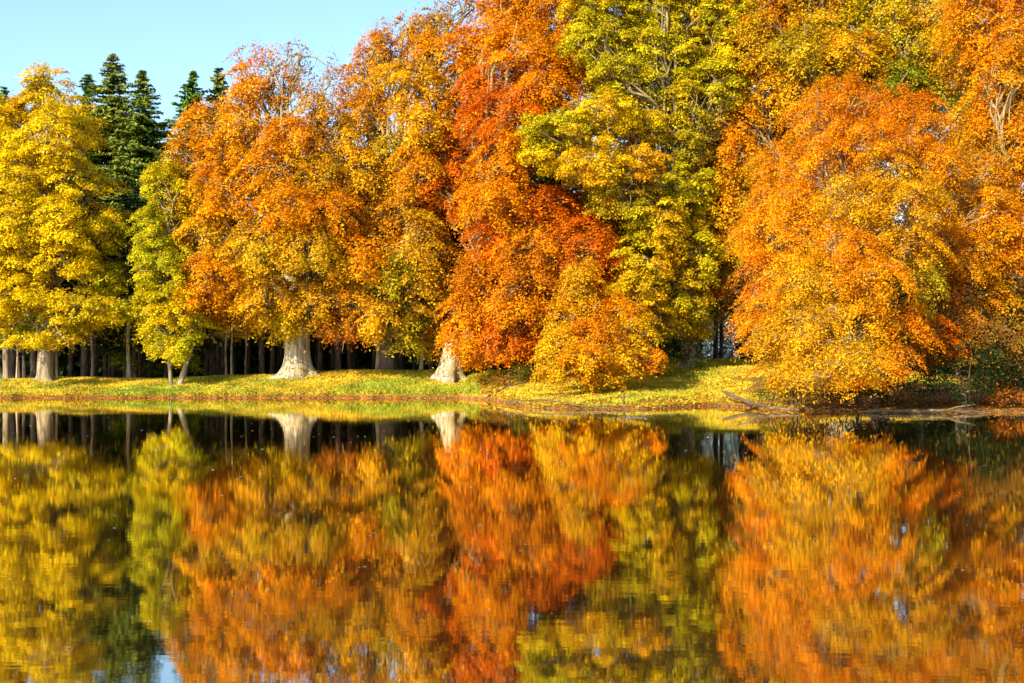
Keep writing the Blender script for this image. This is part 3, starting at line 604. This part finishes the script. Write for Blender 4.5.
tag(link_mesh('grass', leaf_mesh('grass', P, Nn, L, L * .45, cg * rr.uniform(.7, 1.25, (n, 1)), .1), GRASS), 'short grass on the bank turning from green to yellow', 'grass', kind='stuff')
x, y, z, rr = scatter_ground(170000, -42, 28, 93.5, .02, 4)
P = np.stack([x, y, z + .02], 1); sfar = (y - shore(x))
px = 512 + x / y * F
fld = lowfreq(P * [1, 1, 0], 29, .45)
prob = np.where(sfar < .5, .8, np.clip(.22 + .12 * np.clip(sfar - 2.2, -.5, 4) - fld * .5, .06, 1)); prob = np.where((px > 480) & (px < 760) & (sfar < 9), 1, prob)
ok = (rr.random(len(x)) < prob) & (px > -60) & (px < 1080); P = P[ok]; n = len(P); sfar = sfar[ok]
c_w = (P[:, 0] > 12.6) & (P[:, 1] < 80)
c = np.where(c_w, .55, .85)[:, None] * np.array([pal(k) for k in ('orange', 'gold', 'brown', 'rust', 'yellow')])[rr.choice(5, n, p=[.25, .18, .3, .2, .07])]  # litter darkened under the right-hand beeches in place of their shade
L = rr.uniform(.03, .065, n)
tag(link_mesh('fallen_leaves', leaf_mesh('fallen_leaves', P, rr.normal(size=(n, 3)) * .45 + [0, 0, 1], L, L * .6, c * rr.uniform(.6, 1.2, (n, 1)), .3), LITTER), 'orange and brown leaf litter strewn over the bank and shore', 'fallen leaves', kind='stuff')
# leaves on the water: a few specks, thicker near the shore
rr = np.random.default_rng(8); pts = []
for k in range(420):
    px = rr.uniform(0, 1024); py = 402 + rr.random() ** 3 * 230
    pts.append((px, py))
for cx, cy, sx, sy, nn in [(632, 418, 10, .8, 260), (560, 413, 50, 1.2, 500), (600, 416, 70, 2, 200), (835, 427, 22, 3, 34), (700, 454, 16, 1.5, 10), (860, 418, 60, 3, 160), (95, 448, 30, 5, 10), (300, 430, 60, 8, 14), (950, 415, 60, 1.5, 160)]:
    for k in range(nn): pts.append((rr.normal(cx, sx), rr.normal(cy, sy)))
pts = np.array(pts); dd = CAMH * F / np.maximum(pts[:, 1] - HOR, 30)
x = (pts[:, 0] - 512) / F * dd
ok = dd < shore(x) - .1; x = x[ok]; dd = dd[ok]; n = len(x)
P = np.stack([x, dd, np.full(n, .006)], 1); L = rr.uniform(.03, .075, n) * np.clip(dd / 45, .3, 1)
c = np.array([(.6, .55, .45), (.5, .35, .18), pal('brown')])[rr.choice(3, n)] * .8
tag(link_mesh('floating_leaves', leaf_mesh('floating_leaves', P, rr.normal(size=(n, 3)) * .06 + [0, 0, 1], L, L * .65, c, .1), LITTER), 'scattered fallen leaves floating on the still lake', 'floating leaves', kind='stuff')

# ------------------------------------------------------------------ driftwood and dead branches at the shore
def deadwood(name, label, pts3, r0, r1, seed, forks=3, cat='log'):
    pts3 = np.array(pts3, float); o = pts3[0].copy(); t = empty(name, o); tag(t, label, cat)
    rr = np.random.default_rng(seed)
    tt = np.linspace(0, 1, 14); k = np.linspace(0, 1, len(pts3))
    p = np.stack([np.interp(tt, k, pts3[:, i]) for i in range(3)], 1) - o; p[1:-1] += rr.normal(size=(12, 3)) * r0 * .35
    tb = Tubes(); rad = np.linspace(r0, r1, 14); rad[0] *= .3; rad[-1] *= .3
    tb.tube(p, rad, 10, [.1] * 14, seed); tb.build('stem', LOG, t)
    for f in range(forks):
        j = rr.integers(3, 12); b0 = p[j]; dr = rr.normal(size=3) * [1, .6, .4] + [0, -.2, .5]; l = rr.uniform(.5, 1.3)
        b = Tubes(); b.tube([b0, b0 + dr * l * .5, b0 + dr * l + [0, 0, -.1]], [r0 * .5, r0 * .35, .012], 6); b.build('branch', LOG, t)
def g3(px, py_d, up): x = (px - 512) / F * py_d; return [x, py_d, max(hgt(x, py_d), 0) + up]
deadwood('fallen_log', 'long pale fallen log lying along the waterline under the broad orange beech', [g3(722, 70.5, .5), g3(745, 67, .3), g3(770, 62, .16), g3(800, 60.6, .1)], .1, .05, 1, 5)
deadwood('fallen_log', 'brown leaf-covered log in the dark shade at the right shore', [g3(862, 60.2, .06), g3(900, 59.6, .1), g3(950, 59.3, .1), g3(985, 59.4, .06)], .09, .05, 2, 3)
deadwood('fallen_branch', 'forked branch sticking out of the shallows under the low golden beech', [g3(500, 73, .1), g3(545, 68, .25), g3(585, 64.6, .12), g3(640, 62.5, .03)], .035, .012, 3, 6, 'branch')
deadwood('fallen_branch', 'dead branch lying in the shadow on the grass left of the low golden beech', [g3(486, 80, .1), g3(505, 81, .2), g3(535, 82, .25)], .06, .02, 4, 4, 'branch')
deadwood('wooden_stake', 'short pale stake standing upright at the water edge right of the low golden beech', [g3(624, 66.5, -.1), g3(624, 66.5, .3), g3(624, 66.5, .62)], .05, .045, 5, 0, 'stake')
